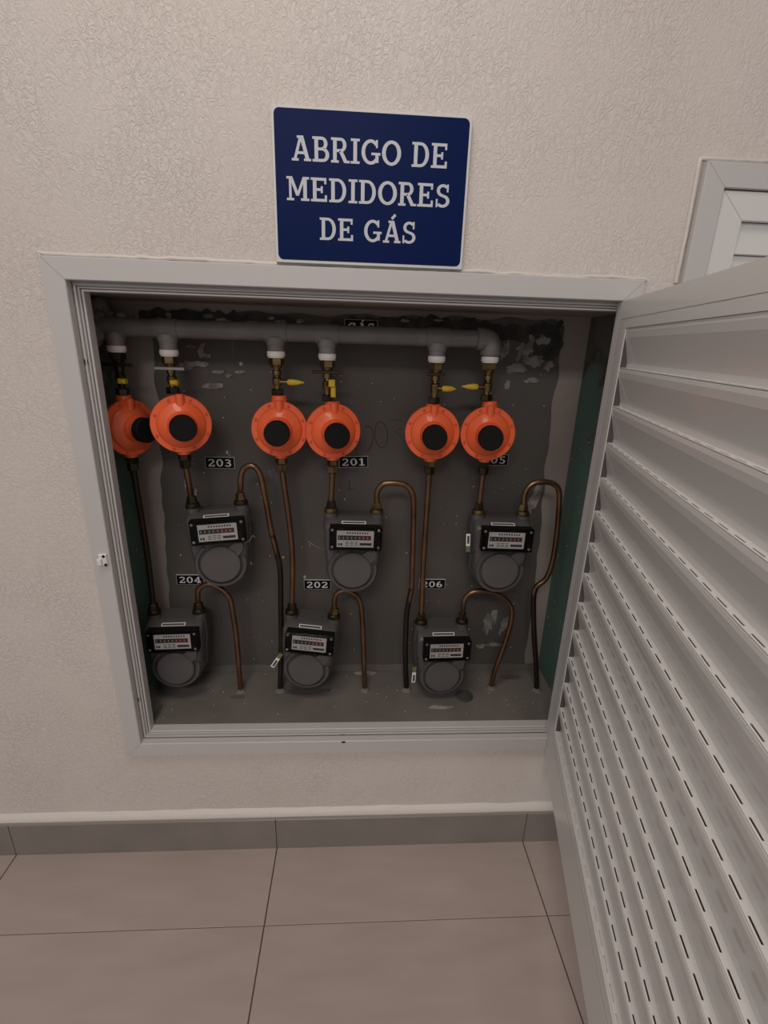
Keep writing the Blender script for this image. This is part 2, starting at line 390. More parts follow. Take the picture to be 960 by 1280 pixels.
smears = [(.315,1.150,.018,.012),(.335,1.128,.026,.012),(.300,1.112,.024,.010),(.352,1.17,.016,.010),(.27,1.145,.006,.022),(.372,1.118,.010,.010),
          (.335,1.085,.014,.006),(.283,1.075,.007,.010),(.24,1.045,.006,.016),(-.41,.742,.007,.045),(-.424,.80,.005,.030),(-.398,.69,.010,.032),(-.392,.655,.008,.02),
          (-.415,1.095,.014,.008),(-.385,1.10,.020,.006),(-.36,1.055,.022,.006),(.305,.475,.014,.034),(.345,.468,.010,.026),(.325,.405,.026,.005),(.285,.40,.010,.006),
          (.36,.62,.006,.03),(.375,.80,.012,.05),(-.30,1.086,.010,.004),(-.43,.88,.003,.05),(-.47,1.175,.02,.012),(-.33,1.188,.016,.004),(-.26,1.186,.022,.003),(-.36,1.195,.010,.004),(-.44,1.194,.006,.005),(-.21,1.190,.012,.003),(-.23,1.196,.006,.003),(-.17,1.192,.008,.004),(-.38,1.125,.006,.010),(-.372,1.118,.012,.004),(-.345,1.085,.012,.004),(-.325,1.078,.006,.005),(-.40,1.135,.010,.004),(-.375,1.138,.005,.006),(.12,1.203,.012,.002),(.05,1.200,.010,.003),(.322,1.16,.008,.018),(.30,1.135,.006,.010)]
for k, (x, z, rx, rz) in enumerate(smears):
    sheet(jag(x, z, rx, rz, k*3.1), ND-.0040-.00004*k, .0012+.00004*k).build('plaster_smear', M['smear'], wb, 60)
sp = MB()
for k in range(170):
    x, z = rnd.uniform(-.47, .39), rnd.uniform(.36, 1.12); r = rnd.uniform(.0006, .0019)*(2.2 if rnd.random() < .06 else 1)
    sp.lathe([(r, 0), (r*.6, .001)], Matrix.Translation((x, ND-.0019, z)) @ FRONT @ Matrix.Diagonal((1, rnd.uniform(.7, 1.7), 1, 1)), 6)
for side, X, sgn in (('l', NX0, 1), ('r', NX1, -1)):
    for k in range(26):
        y, z = rnd.uniform(.08, .22), rnd.uniform(.4, 1.1); r = rnd.uniform(.0006, .002)
        sp.lathe([(r, 0), (r*.6, .001)], Matrix.Translation((X, y, z)) @ Matrix.Rotation(sgn*PI/2, 4, 'Y'), 6)
for k in range(60):
    x, y = rnd.uniform(-.5, .42), rnd.uniform(.05, .22); r = rnd.uniform(.0006, .0016)
    sp.lathe([(r, 0), (r*.5, .0012)], Matrix.Translation((x, y, NZ0)), 6)
tag(sp.build('plaster_specks', M['speck'], wb, 60), kind='stuff')
# pencil scribble and scratches on the cement
def scrib(pts, r=.0007, sm=6): return [(x, ND-.0022, z) for x, z in pts]
pc = MB()
def oval(cx, cz, rx, rz, a0=0, a1=360, tilt=0):
    return [(cx+rx*math.cos(math.radians(a))+tilt*math.sin(math.radians(a)), ND-.0022, cz+rz*math.sin(math.radians(a))) for a in [a0+(a1-a0)*i/18 for i in range(19)]]
pc.tube(oval(.006, .958, .0145, .030, 0, 360, -.003), .0010, 5, 1)
pc.tube(oval(-.026, .948, .013, .029, -100, 120, .002), .0010, 5, 1)
pc.tube([(.027,ND-.0022,.992),(.054,ND-.0022,.991)], .0008, 5, 1)
pc.tube([(.062,ND-.0022,.982),(.066,ND-.0022,1.008),(.074,ND-.0022,.99),(.080,ND-.0022,1.012)], .0006, 5, 1)
pc.tube([(.052,ND-.0022,.974),(.036,ND-.0022,.965),(.052,ND-.0022,.955)], .0006, 5, 1)
pc.tube([(-.065,ND-.0022,.850),(-.064,ND-.0022,.826)], .0011, 5, 1)
pc.tube([(-.072,ND-.0022,.832),(-.064,ND-.0022,.826),(-.056,ND-.0022,.830)], .0010, 5, 1)
pc.build('pencil_scribble', M['pencil'], wb, 60)
sc_ = MB().tube([(-.3135,ND-.0023,1.155),(-.314,ND-.0023,1.112)], .0006, 5, 1); sc_.build('scratch', M['smear'], wb)
# cement fillet at the foot of the back wall and sides, plus stains on the cement bottom
fr = []
for i in range(80):
    x = NX0 + (NX1-NX0)*i/79; q = noise.noise(Vector((x*18, 1, 1)))*.006
    fr.append([(x, ND-.003, NZ0+.012+q), (x, ND-.016-q, NZ0+.0008), (x, ND-.003, NZ0+.0005)])
MB().loft(fr).build('cement_fillet', M['skim'], nf, 80)
def flat_blob(x, y, rx, ry, seed, m, name, h=.0008):
    o = sheet(blob(x, y, rx, ry, seed, 28, .18), 0, h, Matrix(((1,0,0,0),(0,0,1,0),(0,-1,0,NZ0+h),(0,0,0,1))))
    return o.build(name, m, nf, 60)
flat_blob(-.165, .135, .055, .014, 2, M['skim'], 'damp_stain')
dc = MB(); dc.lathe([(.021, NZ0+.0003), (.022, NZ0+.0025), (.020, NZ0+.004), (.015, NZ0+.003), (0.0001, NZ0+.0025)], Matrix.Translation((.224, .112, 0)), 24)
dcap = dc.build('floor_cap', M['darkmortar']); tag(dcap, 'small dark round cap set in the cement bottom beside the rightmost lower meter', 'cap')
for k, (x, y, rx, ry) in enumerate(((-.33,.118,.02,.008),(.16,.075,.03,.006),(-.50,.06,.008,.03),(-.02,.205,.03,.008),(.36,.185,.03,.01))):
    flat_blob(x, y, rx, ry, 20+k, M['smear'] if k in (1, 3) else M['skim'], 'cement_smear', .0005)

# ================================================================ frames
def member(side, prof, x0, x1, z0, z1, gap=.0003):
    """one mitred side of a rectangular frame; prof = [(inset, y)]"""
    mb = MB()
    if side in 'LR':
        rings = []
        for e in (0, 1):
            r = []
            for ins, y in prof:
                x = x0+ins if side == 'L' else x1-ins
                z = (z0+ins+gap) if e == 0 else (z1-ins-gap)
                r.append((x, y, z))
            rings.append(r)
    else:
        rings = []
        for e in (0, 1):
            r = []
            for ins, y in prof:
                z = z0+ins if side == 'B' else z1-ins
                x = (x0+ins+gap) if e == 0 else (x1-ins-gap)
                r.append((x, y, z))
            rings.append(r)
    return mb.loft(rings)
FX0, FX1, FZ0, FZ1 = -.539, .424, .286, 1.261
frame = thing('niche_frame', (0, 0, 0), 'white aluminium frame with wide flat flange bordering the gas meter niche', 'frame')
flange = [(0, -.0002), (0, -.0105), (.0012, -.012), (.0318, -.012), (.033, -.0105), (.033, .004), (.030, .004), (.030, -.0002)]
jamb = [(.0332, .005), (.0332, .0065), (.0365, .0065), (.0365, .0035), (.0385, .0035), (.0385, .010), (.0410, .010), (.0410, .0065), (.0425, .0065), (.0425, .015),
        (.0440, .015), (.0440, .010), (.0462, .010), (.0470, .011), (.0470, .0295), (.0110, .0295), (.0110, .006), (.0332, .006)]
for sd, nm in (('L', 'left'), ('R', 'right'), ('T', 'top'), ('B', 'bottom')):
    member(sd, flange, FX0, FX1, FZ0, FZ1).build('flange', M['alu'], frame, 30)
    if sd != 'R': member(sd, jamb, FX0, FX1 + (.0285 if sd in 'TB' else 0), FZ0, FZ1, 0).build('jamb', M['alu'], frame, 30)   # the hinge side has no rebate
dots = MB()
for x, z, y in ((-.503, 1.105, .0064), (-.503, .42, .0064)):
    dots.box(x-.0025, x+.0025, y-.0012, y+.001, z-.004, z+.004)
dots.box(-.078, -.068, .0054, .0066, .3195, .3225); dots.box(-.074, -.066, -.0125, -.0118, .314, .3185)
tag(dots.build('drain_slots', M['dark_gap'], frame), kind='stuff')
# little white strike catch on the left flange
ct = thing('strike_catch', (-.5165, -.012, .752), 'small white plastic catch on the left flange of the niche frame', 'catch')
MB().bbox(-.009, .006, -.005, 0, -.012, .012, .0015).build('plate', M['ptfe'], ct)
MB().bbox(-.010, -.002, -.010, -.005, -.008, .004, .001).build('tongue', M['ptfe'], ct)
cs = MB(); cs.lathe([(.003, 0), (.0025, .001)], Matrix.Translation((.001, -.005, .0085)) @ FRONT, 10); cs.lathe([(.003, 0), (.0025, .001)], Matrix.Translation((.003, -.005, -.0085)) @ FRONT, 10)
cs.build('screws', M['black'], ct)

# ---- slat profile shared by both louvred leaves (local: x along slat, y outward, z up)
PITCHZ = .0614
def slat(L, slots=True, per=.030, sl=.019, s0=.012):
    mb = MB(); p = PITCHZ
    # face, seen from inside: proud at its top, running back to the ledge
    face = [(.0004, 0), (.0000, -.0050), (.0010, -.0140), (.0020, -.0175), (.0098, -.0500), (.0104, -.0530), (.0100, -.0585), (.0100, -p+.0016)]
    th = [(y+.0012, z) for y, z in face]
    prof = face + th[::-1]
    mb.loft([[(x, y, z) for y, z in prof] for x in (0, L)])
    # outer skin
    mb.box(0, L, .0235, .0245, -p, 0); mb.box(0, L, .0106, .0235, -p, -p+.0010)
    # ledge running forward to the next slat, with its row of slots
    zt, zb_ = -p+.0016, -p+.0006
    mb.box(0, L, .0048, .0106, zb_, zt); mb.box(0, L, .0010, .0029, zb_, zt)
    if slots:
        x = 0; k = 0
        while x < L:
            a = s0 + per*k
            mb.box(x, min(a, L), .0029, .0048, zb_, zt)
            x = a + sl; k += 1
    else: mb.box(0, L, .0029, .0048, zb_, zt)
    return mb

# ---- open louvred door: hinge axis at (.390,-.012), opened about 77 degrees, leaf sagging a little
DL = .90; HX, HY = .3870, -.0195
door = thing('louvered_door', (HX, HY, 0), 'open white louvered aluminium door hinged at the right side of the meter niche', 'door', (0, 0, math.atan2(-.973, -.229)))
SAG = .017
def dbuild(mb, name, m=None, ang=30, parent=None):
    mb.v = [(x, y, z-SAG*x) for x, y, z in mb.v]
    return mb.build(name, m or M['alu_door'], parent or door, ang)
DZ0, DZ1 = .272, 1.227; S0, S1 = .043, DL-.043; ZT, ZB = 1.184, 1.184-13*PITCHZ
def dprof(w): return [(0, 0), (w-.009, 0), (w-.009, .0012), (w-.0078, .0012), (w-.0078, .0), (w, .0), (w, .0255), (0, .0255)]
dp_ = dprof(.043)
mb = MB(); mb.loft([[(a, b, z) for a, b in dp_] for z in (DZ0, DZ1-.043)]); dbuild(mb, 'stile')
mb = MB(); mb.loft([[(DL-a, b, z) for a, b in dp_] for z in (DZ0, DZ1-.043)]); dbuild(mb, 'stile')
mb = MB(); mb.loft([[(x, b, DZ1-a) for a, b in [(0, 0), (.028, 0), (.028, .0012), (.0292, .0012), (.0292, 0), (.0428, .0), (.0428, .0255), (0, .0255)]] for x in (0, DL)]); dbuild(mb, 'top_rail')
mb = MB(); mb.box(S0+.0004, S1-.0004, 0, .0255, .272, .3570); dbuild(mb, 'bottom_rail')
mb = MB(); mb.box(S0+.0004, S1-.0004, .0006, .0255, .3571, .3601); dbuild(mb, 'rail_gap_shade', M['dark_gap'])  # nearly flush dark strip, paints the shade in the groove
mb = MB(); mb.box(S0+.0004, S1-.0004, 0, .0255, .3602, .3700); mb.box(S0+.0004, S1-.0004, .0015, .0255, .3700, .3708); mb.box(S0+.0004, S1-.0004, 0, .0255, .3708, ZB-.0012)
tag(dbuild(mb, 'rail_bead'), None)
for a_ in (S0, S1-.0006):
    mb = MB(); mb.box(a_, a_+.0006, .0016, .0250, ZB+.001, ZT-.001); dbuild(mb, 'side_reveal_shade', M['reveal_shade'])  # thin strip painting the shaded gap between slat ends and stile
sm_ = slat(S1-S0-.0016); sm_.v = [(x, y, z-SAG*x) for x, y, z in sm_.v]
sl0 = sm_.build('slat', M['alu_door'], door, 7)
for k in range(13):
    o = sl0 if k == 0 else sl0.copy()
    if k: C.objects.link(o)
    o.location = (S0+.0008, .0010, ZT - k*PITCHZ - SAG*S0 - .0002)
for z in (1.08, .46):
    hg = MB(); hg.lathe([(.0055, -.03), (.0055, .03)], Matrix.Translation((-.004, .020, z)), 14)
    hg.build('hinge_barrel', M['alu_door'], door)

# ---- second, closed hatch to the right, mostly behind the open door
GX0, GX1, GZ0, GZ1 = .487, 1.06, .72, 1.431
h = thing('closed_hatch', (0, 0, 0), 'closed white louvered hatch in the wall at upper right, behind the open door', 'hatch')
flange2 = [(0, -.0002), (0, -.0125), (.0012, -.014), (.0340, -.014), (.0352, -.0125), (.0352, -.0002)]
inner2 = [(.0372, -.0002), (.0372, -.0090), (.0382, -.0100), (.0770, -.0100), (.0780, -.0090), (.0780, -.0002)]
for sd in 'LRTB':
    member(sd, flange2, GX0, GX1, GZ0, GZ1).build('flange', M['alu'], h, 30)
    member(sd, inner2, GX0, GX1, GZ0, GZ1, .0004).build('leaf_frame', M['alu_door'], h, 30)
MB().box(GX0+.030, GX1-.030, -.0012, -.0002, GZ0+.03, GZ1-.03).build('backing', M['dark_gap'], h)
s2 = MB(); Lh = GX1-GX0-.158
s2.loft([[(x, y, z) for y, z in ((-.0014, 0), (-.0018, -.012), (-.0070, -.040), (-.0076, -.046), (-.0014, -.047))] for x in (0, Lh)])
hs = s2.build('slat', M['alu_door'], h, 30)
z = GZ1-.079; k = 0
while z-.047 > GZ0+.078:
    o = hs if k == 0 else hs.copy()
    if k: C.objects.link(o)
    o.location = (GX0+.079, 0, z); z -= .0478; k += 1

# ================================================================ sign
sg = thing('shelter_sign', (0, 0, 0), 'blue rectangular sign with white slab-serif lettering above the niche', 'sign')
SX0, SX1, SZ0, SZ1 = -.1785, .1165, 1.265, 1.469
MB().bbox(SX0, SX1, -.0125, -.0001, SZ0, SZ1, .0006).build('board', M['signedge'], sg)
def rrect(x0, x1, z0, z1, r, n=6):
    out = []
    for cx, cz, a in ((x1-r, z0+r, -90), (x1-r, z1-r, 0), (x0+r, z1-r, 90), (x0+r, z0+r, 180)):
        for i in range(n+1): t = math.radians(a+90*i/n); out.append((cx+r*math.cos(t), cz+r*math.sin(t)))
    return out
sheet(rrect(SX0+.0038, SX1-.0038, SZ0+.0042, SZ1-.0030, .008), -.0129, .0005).build('blue_panel', M['blue'], sg)
YT = -.0134
LT = [('ABRIGO DE', -.1500, .0830, 1.4015, .0315), ('MEDIDORES', -.1588, .0900, 1.3500, .0312), ('DE GÁS', -.1097, .0400, 1.2985, .0305)]
for t, a, b, zb, hh in LT:
    text_mb(t, a, b, zb, hh, YT).build('lettering', M['signwhite'], sg, 20)

# ================================================================ gas equipment
YP = .140; ZP = 1.166; RP = .0168
man = thing('manifold_pipe', (-.51, YP, ZP), 'grey painted gas pipe running across the top of the niche', 'pipe')
def rel(mb, o): mb.v = [tuple(Vector(v)-o.location) for v in mb.v]; return mb
rel(MB().tube([(-.530, YP, ZP), (.197, YP, ZP)], RP, 24, 1), man).build('run_pipe', M['pipe'], man)
el = MB(); el.tube([(.196, YP, ZP), (.205, YP, ZP-.0004), (.212, YP, ZP-.004), (.2158, YP, ZP-.012), (.216, YP, ZP-.024)], RP+.0030, 24, 5)
el.tube([(.186, YP, ZP), (.198, YP, ZP)], RP+.0045, 24, 1); el.tube([(.216, YP, ZP-.022), (.216, YP, ZP-.0305)], RP+.0036, 24, 1)
rel(el, man).build('elbow', M['pipe'], man)
DX = [-.5125, -.4145, -.209, -.1093, .1082, .2162]
DZ = [1.1325, 1.1280, 1.1312, 1.1297, 1.1316, 1.1340]       # lower end of each grey drop
for i, (x, z) in enumerate(zip(DX, DZ)):
    d = MB(); d.lathe([(RP-.0005, z), (RP-.0003, ZP-.012)], Matrix.Translation((x, YP, 0)), 24)
    if i < 5: d.lathe([(RP, ZP-.026), (RP+.0018, ZP-.022), (RP+.0018, ZP-.010)], Matrix.Translation((x, YP, 0)), 24); d.tube([(x-.022, YP, ZP), (x+.022, YP, ZP)], RP+.0018, 24, 1)
    rel(d, man).build('drop', M['pipe'], man)
    t = MB(); t.lathe([(RP-.001, z-.0125), (RP-.0012, z-.0100), (RP+.0006, z-.0095), (RP+.0006, z-.001), (RP-.001, z-.0001)], Matrix.Translation((x, YP, 0)), 24)
    rel(t, man).build('thread_tape', M['ptfe'], man)
# rough mortar lump where the pipe enters the left side
ml = MB()
for k, (x, y, z, r) in enumerate(((-.545, .15, 1.172, .028), (-.53, .165, 1.178, .022), (-.548, .13, 1.155, .022), (-.50, .150, 1.180, .014), (-.48, .147, 1.178, .009), (-.545, .16, 1.20, .022))):
    rings = []
    for j in range(1, 10):
        t = PI*j/10; rr = []
        for i in range(16):
            a = 2*PI*i/16; dvec = Vector((math.sin(t)*math.cos(a), math.sin(t)*math.sin(a), math.cos(t)))
            q = r*(1+.45*noise.noise(dvec*2.2+Vector((k, 0, 0)))); rr.append(Vector((x, y, z))+dvec*q)
        rings.append(rr)
    ml.loft(rings)
rel(ml, man).build('mortar_lump', M['rubble'], man, 60)

# ---- shut-off valves between drops and regulators
VL = ['leftmost shut-off valve, dark brass, under the far left end of the grey pipe',
      'brass shut-off valve with stubby yellow lever above the orange regulator second from left',
      'brass shut-off valve, third from left, with yellow lever pointing right',
      'brass shut-off valve, fourth from left, with yellow lever hanging down closed',
      'brass shut-off valve, fifth from left, with short yellow lever pointing right',
      'rightmost brass shut-off valve with yellow lever pointing left']
NT = [1.040, 1.0445, 1.047, 1.038, 1.038, 1.0465]            # top of each regulator neck
LEV = ['front', 'front', 'right', 'down', 'right', 'left']
PLATE = [1, 1, 0, 1, 2, 0]
for i in range(6):
    x, zt, zn = DX[i], DZ[i]-.0126, NT[i]+.0004
    v = thing('shutoff_valve', (x, YP, zn), VL[i], 'valve')
    dark = i == 0
    br = M['blackmetal'] if dark else M['brass']
    hn = MB(); hexnut(hn, 0, 0, zt-zn-.0135, zt-zn, .0150, .001, .2); hn.lathe([(.0098, zt-zn-.019), (.0125, zt-zn-.0135)], Matrix(), 16); hn.build('reducer_nut', br, v)
    if PLATE[i]:
        pl = MB(); hw = .0285 if PLATE[i] == 1 else .018
        pl.bbox(-hw, hw, -.009, -.006, zt-zn-.0255, zt-zn-.0195, .0008); pl.bbox(-.009, .009, -.0065, .009, zt-zn-.0260, zt-zn-.0190, .0008)
        pl.build('holding_plate', M['steel'] if i == 1 else M['blackmetal'], v)
    zmid = .040 if i not in (4,) else .036
    H = zt-zn-.019
    b = MB(); b.lathe([(.0062, .0125), (.0062, .018), (.0078, .0185), (.0082, H*.40), (.0095, H*.44), (.0095, H*.62), (.0075, H*.66), (.0065, H*.72), (.0085, H*.74), (.0085, H*.90), (.0070, H*.93), (.0070, H)], Matrix(), 16)
    b.build('valve_body', br, v)
    n2 = MB(); hexnut(n2, 0, 0, 0, .0125, .0125, .001, .5); n2.build('union_nut', M['blackmetal'], v)
    zh = H*.50
    st, hd = MB(), MB()
    lev = LEV[i]
    if lev in ('right', 'left'):
        s = 1 if lev == 'right' else -1
        st.tube([(s*.006, -.004, zh), (s*.024, -.005, zh)], .0042, 12, 1)
        L0, L1 = (.021, .054) if i != 4 else (.014, .042)
        T = Matrix.Translation((0, -.006, zh)) @ Matrix.Rotation(s*PI/2, 4, 'Y')
        hd.lathe([(.0045, L0), (.0060, L0+.002), (.0066, L0+.010), (.0052, L0+.020), (.0012, L1)], T @ Matrix.Diagonal((.95, .7, 1, 1)), 14)
    elif lev == 'down':
        st.tube([(0, -.006, zh+.004), (.004, -.014, zh+.002)], .0042, 12, 1)
        hd.bbox(.0035, .0165, -.024, -.012, zh-.001, zh+.013, .002); hd.bbox(.0075, .0175, -.021, -.013, zh-.021, zh-.001, .002)
    else:
        st.tube([(0, -.006, zh), (.006, -.016, zh)], .0042, 12, 1)
        hd.bbox(.0050, .0190, -.030, -.014, zh-.0075, zh+.0020, .003)
    st.build('stem', M['brass'] if not dark else M['blackmetal'], v)
    ho = hd.build('lever', M['yellow'], v); tag(ho, 'yellow plastic lever')

# ---- regulators
RL = ['leftmost orange gas regulator, turned sideways with its black cap pointing right',
      'second orange gas regulator from left, just above and left of the 203 label',
      'third orange gas regulator from left, black cap left of its centre',
      'fourth orange gas regulator from left, directly above the 201 label',
      'fifth orange gas regulator from left, with a pipe down past the 206 label',
      'rightmost orange round gas regulator, nearest the open door']
RC = [(-.500, .137, .975), (-.391, .103, .989), (-.206, .125, .980), (-.096, .125, .978), (.107, .125, .979), (.223, .125, .980)]
RYAW = [57, 22, 3, 11, -3, -8]
RLOT = [.050, .055, .058, .058, .058, .058]
def regulator(i):
    cx, cy, cz = RC[i]; yaw = math.radians(RYAW[i])
    x0 = DX[i]+ .35*(cx-DX[i])
    f = .015
    r = thing('gas_regulator', (cx - f*math.sin(yaw), cy+f*math.cos(yaw), cz), RL[i], 'regulator', (0, 0, yaw))
    L = RLOT[i]; R0 = .0567
    b = MB()
    prof = [(.020, -.022), (.042, -.014), (.049, -.004), (R0-.001, -.002), (R0, 0), (R0, .0085), (R0-.0012, .010), (.0458, .0103), (.0450, .0125), (.0438, .0145), (.0420, .0158), (.0300, .0235), (.0275, .0250), (.0262, .0285)]
    b.lathe(prof, Matrix.Translation((0, 0, 0)) @ FRONT, 56)
    b.build('body', M['orange'], r, 28)
    nk = MB(); nk.lathe([(.0262, .0295), (.0255, .034), (.0250, L-.014)], FRONT, 40); nk.build('spring_tower', M['orange'], r)
    rg = MB(); rg.lathe([(.0235, L-.0145), (.0245, L-.0135), (.0245, L-.006), (.0235, L-.005)], FRONT, 30); rg.build('thread_ring', M['orange_dark'], r)
    cp = MB(); cp.lathe([(.0238, L-.006), (.0246, L-.005), (.0246, L+.010), (.0236, L+.0115), (.0001, L+.0115)], FRONT, 40); cp.build('cap', M['black'], r)
    # inlet neck, vent boss
    ztop = NT[i]-cz
    n = MB(); n.lathe([(.0155, .043), (.0155, ztop-.004), (.0145, ztop-.001), (.0135, ztop)], Matrix.Translation((0, .004, 0)), 24)
    n.build('inlet_neck', M['orange'], r)
    bo = MB(); bo.lathe([(.0085, .030), (.0085, .056), (.0065, .0585)], Matrix.Translation((.001, -.0120, 0)), 18); bo.build('vent_boss', M['orange'], r)
    bt = MB()
    for k in range(8):
        a = 2*PI*(k+.5)/8; bt.lathe([(.0028, .0095), (.0028, .0125), (.002, .0132)], FRONT @ Matrix.Translation((.0505*math.cos(a), .0505*math.sin(a), 0)), 6)
    tag(bt.build('flange_bolts', M['orange_dark'], r), kind='stuff')
    ob = MB(); ob.lathe([(.0125, -.061), (.0135, -.058), (.0135, -.048)], Matrix.Translation((0, .004, 0)), 20); ob.build('outlet_neck', M['orange'], r)
    return r
for i in range(6): regulator(i)

# ---- gas meters
def outline_meter(s=1.0, ins=0.0):
    pts = []
    top, xs = -.004-ins, .0625-ins
    for x, z in ((-xs+.010, top), (xs-.010, top)): pts.append((x, z))
    for k in range(1, 5): a = PI/2*(1-k/4); pts.append((xs-.010+.010*math.cos(a), top-.010+.010*math.sin(a)))
    pts.append((xs, -.060)); 
    R_ = .0575-ins
    for k in range(0, 27):
        a = math.radians(8-196*k/26); pts.append((R_*math.cos(a), -.1175+R_*math.sin(a)))
    pts.append((-xs, -.060))
    for k in range(0, 4): a = PI-PI/2*(k/4); pts.append((-xs+.010+.010*math.cos(a), top-.010+.010*math.sin(a)))
    return pts
ML = {  # name: (conn mid x, zc, drum dx, yaw, roll, label)
 '203': (-.3485, .8105, .000, 8, 2.5, 'upper left grey gas meter, under the 203 label'),
 '201': (-.0535, .7990, -.002, 1, -1, 'upper middle grey gas meter, under the 201 label'),
 '205': (.2745, .7990, -.002, -2, -.5, 'upper right grey gas meter, above and right of the 206 label'),
 '204': (-.4610, .5485, .002, 3, 0, 'lower left grey gas meter in the dark corner under the 204 label'),
 '202': (-.1480, .5420, -.002, -4, -4.5, 'lower middle grey gas meter, tilted, under the 202 label'),
 '206': (.1600, .5220, -.002, 2, 0, 'lower right grey gas meter, under the 206 label beside the floor cap')}
YM = .145
def meter_proto():
    """all meshes of one meter, local origin midway between the connections"""
    parts = []
    def ring(y, ins, drop=0): return [(x, y, z if z < -.062 else -.062+(z+.062)*(1-drop/.058)) for x, z in outline_meter(1, ins)]
    c = MB(); c.loft([ring(-.042, .006, .012), ring(-.0385, .002, .013), ring(-.034, .0, .012), ring(-.014, 0, .004), ring(-.004, 0, .006), ring(-.004, -.0025, .006), ring(.004, -.0025, .006), ring(.004, 0, .006), ring(.040, 0, .006), ring(.050, .008, .008)])
    # sloping shoulder in front of the connections
    for s in (-1, 1):
        c.lathe([(.0170, -.04), (.0155, -.014), (.0140, .0)], Matrix.Translation((s*.050, -.001, 0)), 20)
    parts.append(('case', c, 'meter', None))
    d = MB(); T = Matrix.Translation((0, -.041, -.1175)) @ FRONT
    d.lathe([(.0415, 0), (.0415, .009), (.0395, .0115), (.0001, .0118)], T, 40)
    # lug from the disc towards the upper right, and the raised C-shaped rim
    d.xf(Matrix()); lg = [(.012, .030), (.038, .052), (.050, .044), (.050, .030), (.034, .012)]
    d.loft([[(x, -.041-y, -.1175+z) for x, z in lg] for y in (0, .0085)])
    parts.append(('diaphragm_cover', d, 'meterdisc', None))
    rr = MB(); rings = []
    for k in range(30):
        a = math.radians(128+ (375-128)*k/29); ca, sa = math.cos(a), math.sin(a)
        rings.append([(q*ca, -.041-y, -.1175+q*sa) for q, y in ((.0455, 0), (.0465, .0060), (.0525, .0060), (.0550, 0))])
    rr.loft(rings); parts.append(('rim', rr, 'meter', None))
    # register housing
    X0, X1, Z0, Z1, Y0, Y1 = -.0500, .0590, -.0645, -.0130, -.066, -.040
    hs_ = MB(); e = .0035
    for a in ((X0, X1, Z0, Z0+e), (X0, X1, Z1-e, Z1), (X0, X0+.013, Z0+e, Z1-e), (X1-.015, X1, Z0+e, Z1-e)):
        hs_.box(a[0], a[1], Y0+.004, Y1, a[2], a[3])
    hs_.box(X0+.013, X1-.015, Y0+.009, Y1, Z0+e, Z1-e)
    parts.append(('register_housing', hs_, 'black', None))
    sb = MB()
    for x in (X0+.005, X1-.006):
        for z in (Z0+.007, Z1-.006): sb.lathe([(.0030, 0), (.0030, .0015), (.002, .0022)], Matrix.Translation((x, Y0+.004, z)) @ FRONT, 8)
    parts.append(('cover_screws', sb, 'steel', None))
    pl = MB(); px0, px1, pz0, pz1 = X0+.0145, X1-.0165, Z0+.0055, Z1-.009
    pl.box(px0, px1, Y0+.0083, Y0+.0089, pz0, pz1); parts.append(('dial_plate', pl, 'white', None))
    y = Y0+.0079; w_ = px1-px0; h_ = pz1-pz0
    ck = MB(); ck.box(px0+.03*w_, px0+.56*w_, y, y+.0003, pz0+.44*h_, pz0+.72*h_)
    ck.box(px0+.62*w_, px0+.95*w_, y, y+.0003, pz0+.12*h_, pz0+.27*h_)
    parts.append(('counter_strip', ck, 'ink', 'dial_plate'))
    rc = MB(); rc.box(px0+.56*w_, px0+.93*w_, y, y+.0003, pz0+.44*h_, pz0+.72*h_); parts.append(('red_counter', rc, 'redcounter', 'dial_plate'))
    dg = MB()
    for k in range(8):
        a = px0+(.06+.108*k)*w_; dg.box(a, a+.0022, y-.0003, y, pz0+.52*h_, pz0+.64*h_)
    parts.append(('counter_digits', dg, 'digit', 'dial_plate'))
    pr = MB()
    for k in range(9): a = px0+(.27+.068*k)*w_; pr.box(a, a+.0030, y, y+.0003, pz0+.82*h_, pz0+.92*h_)
    for k in range(3):
        for j in range(3): pr.box(px0+(.24+.12*k)*w_, px0+(.33+.12*k)*w_, y, y+.0003, pz0+(.10+.10*j)*h_, pz0+(.135+.10*j)*h_)
    pr.box(px0+.04*w_, px0+.08*w_, y, y+.0003, pz0+.10*h_, pz0+.24*h_); pr.box(px0+.10*w_, px0+.15*w_, y, y+.0003, pz0+.10*h_, pz0+.24*h_)
    parts.append(('dial_print', pr, 'ink', 'dial_plate'))
    cv = MB(); q = lambda y, i: [(X0-.001+i, y, Z0-.001+i), (X1+.001-i, y, Z0-.001+i), (X1+.001-i, y, Z1+.001-i), (X0-.001+i, y, Z1+.001-i)]
    cv.loft([q(Y0+.001, .002), q(Y0+.0035, .0)]); parts.append(('clear_cover', cv, 'clear', None))
    # serial label, a white frame round a dark strip, lying on the shoulder above the register
    lb = MB(); lb.loft([[(-.026,y-.0105*t,z-.0068*t) for y,z in ((-.0245,-.0110),(-.0245,-.0120))][:0] or [(x, -.0250-.0085*t-e, -.0115-.0035*t+e*.6) for t, e in ((0, 0), (1, 0), (1, -.0012), (0, -.0012))] for x in (-.026, .026)])
    parts.append(('serial_label', lb, 'white', None))
    li = MB(); li.loft([[(x, -.0250-.0085*t-e, -.0115-.0035*t+e*.6) for t, e in ((.2, .0004), (.8, .0004), (.8, -.0006), (.2, -.0006))] for x in (-.0240, .0240)]); parts.append(('label_strip', li, 'meter', 'serial_label'))
    out = [(n, mb.build(n, M[m]), p) for n, mb, m, p in parts]
    for n, o, p in out:
        if n in ('cover_screws', 'counter_digits', 'dial_print'): o['kind'] = 'stuff'
    return out
protos = meter_proto(); used = [False]
meters = {}
